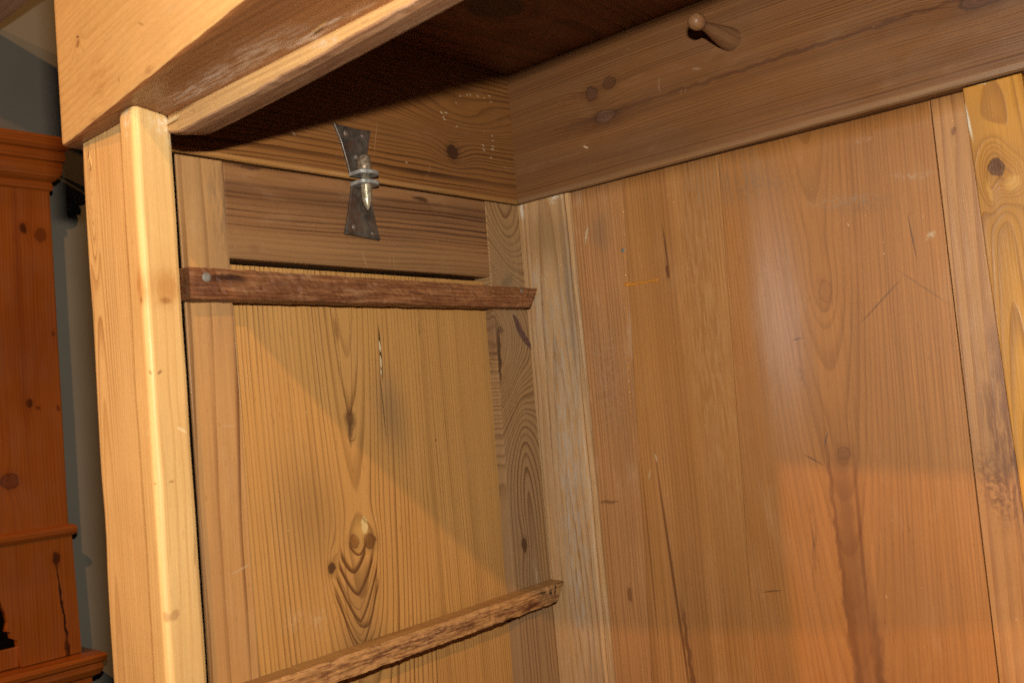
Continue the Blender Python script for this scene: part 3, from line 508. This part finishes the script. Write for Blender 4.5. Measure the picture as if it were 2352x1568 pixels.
part('front_cornice_board', bm, None, mats=[M['header'], M['header_under']])
# --- top rail of the front frame showing under the cornice, its lower edge rough and gently arched
bm = bmesh.new(); rows = []
for i in range(120):
    x = 0.0895 + 0.0105*i*0.9
    zb = -0.0195 + 0.011*min(1.0, max(0.0, (x-0.12)/0.30))**1.3
    if i < 3: zb += 0.004*(1-i/3)**2
    nz = 0.0006*mnoise.noise(Vector((x*22, 8.3, 1.1))) + 0.0010*mnoise.noise(Vector((x*90, 1.3, 1.1)))
    ny = 0.0014*mnoise.noise(Vector((x*30, 5.3, 7.1)))
    prof = [(-0.5555, -0.0003), (-0.5578+ny*0.4, zb+0.0020+nz), (-0.5570+ny, zb+0.0006+nz), (-0.5530, zb+0.0004+nz*0.5), (-0.5495+ny*0.3, zb), (-0.5300, zb+0.003), (-0.5300, -0.0003)]
    rows.append([bm.verts.new((x, y, z)) for y, z in prof])
n = len(rows[0])
for a, b2 in zip(rows, rows[1:]):
    for i in range(n):
        f = bm.faces.new((a[i], a[(i+1) % n], b2[(i+1) % n], b2[i])); f.material_index = 0 if i in (0, 6) else 1
bm.faces.new(rows[0]); bm.faces.new(rows[-1][::-1]); bmesh.ops.recalc_face_normals(bm, faces=bm.faces[:])
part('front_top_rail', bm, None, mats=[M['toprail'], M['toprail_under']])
# the inner face of the front cornice
part('cornice_backing', box((0.0, 1.15), (-0.5530, -0.5490), (0.0005, 0.18), 0), M['sidecornice'])
# --- front stile and the door lath planted on it
def vsweep(name, prof, mat, z0=ZL, z1=-0.0006, steps=60, amp=0.0, top_round=0.0, parent=WR, seed=0.0, mats=None, mi=None, smooth=False, label=None, lean=(0, 0)):
    bm = bmesh.new(); rows = []
    cx = sum(p[0] for p in prof)/len(prof); cy = sum(p[1] for p in prof)/len(prof)
    zs = [z1-(z1-z0)*(i/steps)**1.5 for i in range(steps+1)]
    if top_round: zs = [z1, z1-top_round*0.2, z1-top_round*0.55, z1-top_round] + [z for z in zs if z < z1-top_round*1.2]
    for z in zs:
        k = 1.0
        if top_round and z > z1-top_round:
            q = (z-(z1-top_round))/top_round; k = 1-0.10*q**2.5
        row = []
        for x, y in prof:
            nx = amp*mnoise.noise(Vector((x*60+seed, y*60, z*18)))
            row.append(bm.verts.new((cx+(x-cx)*k+nx+lean[0]*z, cy+(y-cy)*k+nx*0.6+lean[1]*z, z)))
        rows.append(row)
    n = len(prof)
    for a, b2 in zip(rows, rows[1:]):
        for i in range(n):
            f = bm.faces.new((a[i], a[(i+1) % n], b2[(i+1) % n], b2[i]))
            if mi: f.material_index = mi[i]
    bm.faces.new(rows[0]); bm.faces.new(rows[-1][::-1]); bmesh.ops.recalc_face_normals(bm, faces=bm.faces[:])
    return part(name, bm, mat, parent, mats=mats, smooth=smooth, label=label)
r_ = 0.0045
pf = [(-0.022+r_*(1-math.cos(a)), -0.578+r_*(1-math.sin(a))) for a in [0, 0.4, 0.8, 1.2, math.pi/2]]
pf = pf + [(0.03, -0.5785), (0.0860, -0.5790), (0.0875, -0.5560), (-0.022, -0.552)]
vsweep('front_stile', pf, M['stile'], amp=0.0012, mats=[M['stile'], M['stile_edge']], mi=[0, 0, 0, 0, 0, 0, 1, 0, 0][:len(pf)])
lp = [(0.0725, -0.5795), (0.0722, -0.5880), (0.0735, -0.5900), (0.0765, -0.5912), (0.0940, -0.5924), (0.0960, -0.5922), (0.0977, -0.5914), (0.0989, -0.5902), (0.0996, -0.5886), (0.0997, -0.5868), (0.0902, -0.5575), (0.0880, -0.5540), (0.0865, -0.5550), (0.0865, -0.5795)]
vsweep('door_lath', lp, M['lath'], amp=0.0007, top_round=0.006, z1=-0.0006, seed=4.0)
# --- cornice frame, inner faces
def rail_y(name, y0, y1, zt2, mat):
    # side rail: face x=0, lower inside edge chamfered to catch the light, its colour lightened too
    prof = [(-0.03, 0.0), (-0.002, 0.0), (-0.0004, 0.0014), (0.0, 0.0052), (0.0, zt2), (-0.03, zt2)]
    st = [lambda u, w, y=y0+(y1-y0)*i/40: (u+(0.0006*mnoise.noise(Vector((y*25, w*9, 2))) if u > -0.01 else 0), y, w) for i in range(41)]
    bm = sweep(prof, st)
    for f in bm.faces:
        c = f.calc_center_median(); f.material_index = 1 if (c.z < 0.0052 and c.x > -0.01) else 0
    return part(name, bm, None, mats=[mat, M['cornice_lip_lit']])
rail_y('side_cornice_board', -0.5488, 0.0, 0.1765, M['sidecornice'])
prof = [(0.0302, 0.0), (0.0042, 0.0), (0.0012, 0.0016), (0.0, 0.0068), (0.0, 0.1765), (0.0302, 0.1765)]
bm = sweep(prof, [lambda u, w, x=0.0+0.03*i: (x, u+0.0007*mnoise.noise(Vector((x*14, w*9, 5)))-0.0002, w+(0.0006*mnoise.noise(Vector((x*30, 1, 5))) if w < 0.01 else 0)) for i in range(40)])
for f in bm.faces:
    c = f.calc_center_median(); f.material_index = 1 if (0.0001 < c.z < 0.0066 and c.y < 0.01) else 0
part('back_cornice_board', bm, None, mats=[M['backrail'], M['back_lip_lit']])
part('top_board', box((-0.03, 1.17), (-0.548, 0.03), (0.1772, 0.195), 0.001), M['ceiling'])

# --- left side: frame and panel
def quadbox(y00, y01, y10, y11, z0, z1, x0, x1, bevel=0.0012):
    """board in the side wall; y edges given at the bottom (y00,y01) and at the top (y10,y11)"""
    c = [(x0, y00, z0), (x1, y00, z0), (x0, y01, z0), (x1, y01, z0), (x0, y10, z1), (x1, y10, z1), (x0, y11, z1), (x1, y11, z1)]
    return hexa(c, bevel)
part('side_front_stile', quadbox(-0.4965, -0.4435, -0.4990, -0.4482, ZL, -0.0025, -0.03, -0.0004), M['sidestile'])
o = part('side_top_rail', hexa([(-0.03, -0.4478, -0.0985), (-0.0025, -0.4478, -0.0985), (-0.03, -0.0665, -0.1008), (-0.0025, -0.0665, -0.1008),
                            (-0.03, -0.4478, -0.0028), (-0.0008, -0.4478, -0.0028), (-0.03, -0.0660, -0.0028), (-0.0008, -0.0660, -0.0028)], 0.0012), M['sidetop'])
part('side_rear_stile', quadbox(-0.0960, -0.0004, -0.0655, -0.0004, ZL, -0.0020, -0.03, -0.0002), M['rstile'])
part('side_gap_shade', box((-0.034, -0.0305), (-0.552, 0.03), (ZL, 0.17), 0), M['dark'])  # added near-black sheet that paints the side gaps as deep shade
part('gap_shade_strip', box((-0.03, -0.0012), (-0.546, -0.4995), (ZL, -0.002), 0.0005), M['dark'])  # near-black strip added so the slit beside the post reads as shadow
# side panel boards, recessed
part('panel_board', quadbox(-0.4480, -0.2462, -0.4520, -0.1865, ZL, -0.1028, -0.028, -0.0135, 0.0003), M['panelA'])
part('panel_board', quadbox(-0.2458, -0.06, -0.1861, -0.05, ZL, -0.1028, -0.028, -0.0137, 0.0003), M['panelB'])
for ob in bpy.data.objects:
    if ob.name.startswith('panel_board'):
        for v in ob.data.vertices:
            if v.co.z > -0.2: v.co.z -= 0.0022*(v.co.y+0.45)/0.385
# knot hole torn in the rear stile: bark pocket, a shallow dark recess cut as its own piece
bm = bmesh.new()
P0, P1 = Vector((0.0003, -0.0315, -0.1495)), Vector((0.0003, 0.0, -0.196))
ring = []
for i in range(28):
    a = 2*math.pi*i/28; t = (1-math.cos(a))/2
    c = P0.lerp(P1, t); wd = 0.0055*math.sin(a)*(1+0.3*math.sin(3*a))
    ring.append(bm.verts.new(c+Vector((0.0, 0.75*wd, 0.6*wd))))
bm.faces.new(ring)
g = metal('bark_pocket', (0.055, 0.026, 0.022), (0.13, 0.055, 0.04), 0.5, 0.0, 150)
part('bark_pocket', bm, g)

# --- cleats
def cleat(name, yzA, yzB, mat, xt=0.022, label=None, seed=0.0, topmat=None):
    """yzA: [(y,ztop,zbot)...] stations of the face edges; slanted rear end"""
    bm = bmesh.new(); rows = []
    n = 110
    for i in range(n+1):
        t = i/n
        y0, zt0, zb0 = yzA; y1, zt1, zb1 = yzB
        zt2 = zt0+(zt1-zt0)*t + 0.0007*mnoise.noise(Vector((t*26+seed, 1, 1))) + 0.0006*mnoise.noise(Vector((t*90+seed, 1, 1)))
        zb2 = zb0+(zb1-zb0)*t + 0.0010*mnoise.noise(Vector((t*20+seed, 9, 1))) + 0.0006*mnoise.noise(Vector((t*80+seed, 4, 1)))
        row = []
        for k in range(9):
            q = k/8; z = zt2+(zb2-zt2)*q
            x = xt - 0.0012*(abs(q-0.5)*2)**4 + 0.0016*mnoise.noise(Vector((t*30+seed, q*5, 3))) + 0.0012*mnoise.noise(Vector((t*120+seed, q*9, 3)))
            y = y0+(y1-y0)*t - (0.0205*q*max(0, (t-0.9)/0.1) if y1 > -0.05 else 0)*0.9
            row.append(bm.verts.new((x, y, z)))
        row.append(bm.verts.new((0.0003, row[-1].co.y, zb2-0.0005))); row.append(bm.verts.new((0.0003, row[0].co.y, zt2+0.001)))
        rows.append(row)
    m_ = len(rows[0])
    for a, b2 in zip(rows, rows[1:]):
        for k in range(m_):
            f = bm.faces.new((a[k], a[(k+1) % m_], b2[(k+1) % m_], b2[k])); f.material_index = 1 if (k >= m_-1 and topmat) else 0
    bm.faces.new(rows[0]); bm.faces.new(rows[-1][::-1]); bmesh.ops.recalc_face_normals(bm, faces=bm.faces[:])
    return part(name, bm, None, mats=[mat]+([topmat] if topmat else []), label=label)
c1 = cleat('shelf_cleat', (-0.5055, -0.1140, -0.1430), (-0.0015, -0.1168, -0.1425), M['cleat'], label='dark rough-sawn shelf cleat with a round screw head')
c2 = cleat('shelf_cleat', (-0.5055, -0.5030, -0.5260), (-0.0015, -0.4985, -0.5215), M['cleat2'], seed=5.0, topmat=M['cleat_top'], label='lower shelf cleat with reddish streaks and a pale planed top')
def nail_head(name, loc, axis, r, mat, parent, slot=True):
    bm = lathe([(-0.002, r*0.96), (0.0002, r), (0.0007, r*0.85), (0.0010, r*0.4), (0.0011, 0)], loc, axis, 18)
    if slot:
        ax = Vector(axis); u = ax.orthogonal().normalized()
        a = Vector(loc)+ax*0.0012
        v = [a+u*r*0.9+ax.cross(u)*0.0004, a-u*r*0.9+ax.cross(u)*0.0004, a-u*r*0.9-ax.cross(u)*0.0004, a+u*r*0.9-ax.cross(u)*0.0004]
        f = bm.faces.new([bm.verts.new(p) for p in v]); f.material_index = 1
    return link(name, bm, None, parent, mats=[mat, M['dark']])
nail_head('screw', (0.0220, -0.4885, -0.1233), (1, 0, 0), 0.0044, M['nail'], c1, False)
nail_head('nail', (0.0214, -0.0345, -0.1213), (1, 0, 0), 0.0026, M['nail'], c1, False)

# --- back: corner post, planks
cpf = [(-0.002, 0.030), (-0.002, 0.0004), (-0.0010, 0.0), (0.0735, 0.0), (0.0752, 0.0020), (0.0765, 0.0022), (0.0785, 0.0008), (0.0815, 0.0012), (0.0835, 0.0040), (0.0845, 0.010), (0.0845, 0.030)]
vsweep('corner_post', cpf, M['cpost'], z1=-0.0015, amp=0.0006, steps=90, lean=(0.001, 0))
def plank(x0b, x1b, x0t, x1t, mat, z1=-0.0012, yf=0.016, bow=0.0, th=0.014, z0=ZL, label=None, bev=0.0006):
    """back plank with a slightly cupped face; edges given at z=0 (t) and z=-0.6 (b)"""
    bm = bmesh.new(); rows = []; n = 30
    for j in range(17):
        z = z1+(z0-z1)*(j/16)**1.6
        q = -z/0.6
        row = []
        for i in range(n+1):
            s_ = (0.003, 0.997)[i > n/2] if i in (1, n-1) else i/n; x = (x0t+(x0b-x0t)*q)*(1-s_) + (x1t+(x1b-x1t)*q)*s_; x += (0.016-back_y(x))*(0.7975-x)/0.98 if x > 0.086 else 0
            e = min(s_, 1-s_)*abs(x1t-x0t)
            sm = min(1.0, max(0.0, (x-0.316)/0.05)); y = yf-0.016+back_y(x) + bow*sm*sm*(3-2*sm)  + 0.0004*mnoise.noise(Vector((x*12, z*5, x0t*50)))
            row.append(bm.verts.new((x, y, z)))
        row += [bm.verts.new((row[-1].co.x, 0.0300, z)), bm.verts.new((row[0].co.x, 0.0300, z))]
        rows.append(row)
    m_ = len(rows[0])
    for a, b2 in zip(rows, rows[1:]):
        for k in range(m_):
            f = bm.faces.new((a[k], a[(k+1) % m_], b2[(k+1) % m_], b2[k])); f.smooth = 0 < k < n-1
    bm.faces.new(rows[0]); bm.faces.new(rows[-1][::-1]); bmesh.ops.recalc_face_normals(bm, faces=bm.faces[:])
    return part('back_plank', bm, mat, label=label)
plank(0.0846, 0.1312, 0.0846, 0.1588, M['plank1'])
plank(0.1317, 0.2722, 0.1593, 0.2917, M['plank2'])
p3 = plank(0.2727, 0.5260, 0.2922, 0.5260, M['plank3'], bow=0.0018)
plank(0.5277, 0.6450, 0.5277, 0.6450, M['plank4'], label='reddish plank with rough dark patches', yf=0.0165)
plank(0.6460, 0.95, 0.6460, 0.95, M['plank5'])
part('back_light_stop', box((0.0, 1.15), (0.0305, 0.045), (ZL, 0.03), 0), M['dark'])  # unseen near-black sheet added to stop light leaking behind the planks
# yellow knotty plank fixed over the reddish one, leaning a little
bm = hexa([(0.5860, 0.0, -1.2), (0.655, 0.0, -1.2), (0.5860, 0.0160, -1.2), (0.655, 0.0160, -1.2),
           (0.5610, 0.0035, -0.0020), (0.6120, 0.0035, -0.0020), (0.5610, 0.0160, -0.0020), (0.6120, 0.0160, -0.0020)], 0.0009)
part('batten', bm, M['yellow'], label='bright yellow knotty pine batten at the right edge of the back')
# glue squeezed out of the joint
def blob(name, c, rx, ry, rz, ang=0.0):
    bm = bmesh.new(); bmesh.ops.create_icosphere(bm, subdivisions=2, radius=1.0)
    mt = Matrix.Translation(c) @ Matrix.Rotation(ang, 4, 'Y') @ Matrix.Diagonal((rx, ry, rz, 1))
    bm.transform(mt); return bm
bm = bmesh.new()
rnd = random.Random(5)
for i in range(46):
    z = -0.042-0.25*(i/46)+rnd.uniform(-.002, .002)
    if rnd.random() < 0.25: continue
    x = 0.1590-0.0460*(-z/0.6); x += (0.016-back_y(x))*(0.7975-x)/0.98
    b2 = blob('', (x, back_y(x)+0.0003, z), rnd.uniform(.0004, .0009), 0.0010, rnd.uniform(.0008, .0030))
    me = bpy.data.meshes.new('t'); b2.to_mesh(me); b2.free(); bm.from_mesh(me); bpy.data.meshes.remove(me)
part('glue_beads', bm, M['glue'], smooth=True)
bm = bmesh.new()
for (x, z, rx, rz) in [(0.151, -0.1315, 0.006, 0.0035), (0.158, -0.1322, 0.008, 0.0022), (0.170, -0.1322, 0.013, 0.0019), (0.184, -0.1322, 0.011, 0.0017), (0.1925, -0.1322, 0.0035, 0.0022)]:
    x += (0.016-back_y(x))*(0.7975-x)/0.98
    b2 = blob('', (x, back_y(x)+0.0002, z), rx, 0.0020, rz*0.85, 0.02)
    me = bpy.data.meshes.new('t'); b2.to_mesh(me); b2.free(); bm.from_mesh(me); bpy.data.meshes.remove(me)
part('glue_drip', bm, M['glue'], smooth=True)
nail_head('nail', (0.1555, 0.0068, -0.0887), (0, -1, 0), 0.0026, M['nail'], WR, False)

# --- coat peg on the back cornice board
dirp = Vector((0.05, -1.0, -0.02)).normalized()
pp = [(-0.004, 0.0128), (0.0, 0.0128), (0.006, 0.0124), (0.018, 0.0112), (0.034, 0.0090), (0.050, 0.0066), (0.062, 0.0052), (0.070, 0.0050), (0.074, 0.0060), (0.0765, 0.0076), (0.080, 0.0087), (0.084, 0.0090), (0.088, 0.0084), (0.0915, 0.0062), (0.093, 0.0035), (0.0936, 0.0)]
part('coat_peg', lathe(pp, (0.3300, 0.0, 0.1200), dirp, 32), M['peg'], smooth=True)

# --- iron connector between cornice and side
br = bpy.data.objects.new('iron_connector', None); COL.objects.link(br); br.parent = WR
br.location = Vector((0.0, -0.28, 0.0))-WR.location; br.empty_display_size = 0.03
def plate(outline, x0, x1, wob=0.0006):
    bm = bmesh.new(); f0 = bm.faces.new([bm.verts.new((x0, y, z)) for y, z in outline])
    r = bmesh.ops.extrude_face_region(bm, geom=[f0]); vs = [v for v in r['geom'] if isinstance(v, bmesh.types.BMVert)]
    bmesh.ops.translate(bm, verts=vs, vec=(x1-x0, 0, 0)); bmesh.ops.recalc_face_normals(bm, faces=bm.faces[:])
    bmesh.ops.bevel(bm, geom=bm.edges[:], offset=0.0005, segments=1, affect='EDGES')
    return bm
up = [(-0.3078, 0.0590), (-0.295, 0.0578), (-0.275, 0.0572), (-0.2562, 0.0586), (-0.2555, 0.0560), (-0.2590, 0.0450), (-0.2625, 0.0310), (-0.2625, 0.0012), (-0.2900, 0.0012), (-0.2935, 0.0180), (-0.2990, 0.0380)]
lo = [(-0.2880, -0.0042), (-0.2625, -0.0042), (-0.2625, -0.0140), (-0.2600, -0.0300), (-0.2565, -0.0500), (-0.2525, -0.0672), (-0.2545, -0.0678), (-0.2800, -0.0655), (-0.3020, -0.0645), (-0.3032, -0.0625), (-0.2985, -0.0480), (-0.2935, -0.0300), (-0.2895, -0.0140)]
link('iron_plate', plate(up, 0.0006, 0.0034), M['plate'], br)
link('iron_plate', plate(lo, -0.0006, 0.0026), M['plate'], br)
def tab(z0, z1, y0, y1, xe, mat):
    # a lug folded out of the plate, outer end rounded
    cy = (y0+y1)/2; hw = (y1-y0)/2; pts = [(0.003, y0), (0.003, y1)]
    for i in range(13):
        a = math.pi/2-math.pi*i/12; pts.append((xe-hw*0.55+hw*0.55*math.cos(a), cy+hw*math.sin(a)))
    bm = bmesh.new(); f0 = bm.faces.new([bm.verts.new((x, y, z0)) for x, y in pts])
    r = bmesh.ops.extrude_face_region(bm, geom=[f0]); vs = [v for v in r['geom'] if isinstance(v, bmesh.types.BMVert)]
    bmesh.ops.translate(bm, verts=vs, vec=(0, 0, z1-z0)); bmesh.ops.recalc_face_normals(bm, faces=bm.faces[:])
    bmesh.ops.bevel(bm, geom=bm.edges[:], offset=0.0005, segments=1, affect='EDGES'); return bm
link('lug', tab(0.0010, 0.0052, -0.2925, -0.2640, 0.0270, M['zinc']), M['zinc'], br)
link('lug', tab(-0.0098, -0.0056, -0.2915, -0.2640, 0.0265, M['zinc']), M['zinc'], br)
bx, by = 0.0165, -0.2805
sp = [(0.0055, 0.0080), (0.010, 0.0079), (0.018, 0.0074), (0.0215, 0.0066), (0.0232, 0.0045), (0.0238, 0.0)]
link('stud_cap', lathe(sp, (bx, by, 0), (0, 0, 1), 28), M['boltcap'], br, smooth=True)
bp = [(-0.0050, 0.0052)]
z = -0.0100
while z > -0.0270:
    bp = [(z, 0.0054), (z-0.00055, 0.0062)][::-1] + bp if False else bp + []
    z -= 0.0011
prof_b = [(0.0010, 0.0050), (-0.0098, 0.0050)]
z = -0.0102
while z > -0.0235:
    k = 1.0 if z > -0.019 else 0.95
    prof_b += [(z, 0.0056*k), (z-0.0005, 0.0062*k), (z-0.0010, 0.0056*k)]; z -= 0.00125
prof_b += [(-0.0245, 0.0056), (-0.0290, 0.0049), (-0.0330, 0.0036), (-0.0365, 0.0020), (-0.0385, 0.0009), (-0.0390, 0.0)]
link('pointed_screw', lathe([(-t, r) for t, r in prof_b], (bx, by, 0), (0, 0, -1), 28), M['bolt'], br, smooth=True)
for (y, z, rr) in [(-0.2915, 0.0498, 0.0042), (-0.2680, 0.0505, 0.0036), (-0.2897, -0.0555, 0.0038), (-0.2630, -0.0605, 0.0032)]:
    link('screw', lathe([(-0.001, rr), (0.0003, rr), (0.0012, rr*0.75), (0.0016, 0)], (0.0034 if z > 0 else 0.0026, y, z), (1, 0, 0), 16), M['rust'], br, smooth=True)
link('rivet', lathe([(-0.001, 0.0045), (0.001, 0.0045), (0.0045, 0.0035), (0.0058, 0)], (0.0034, -0.2820, 0.0235), (1, 0, 0), 16), M['plate'], br, smooth=True)
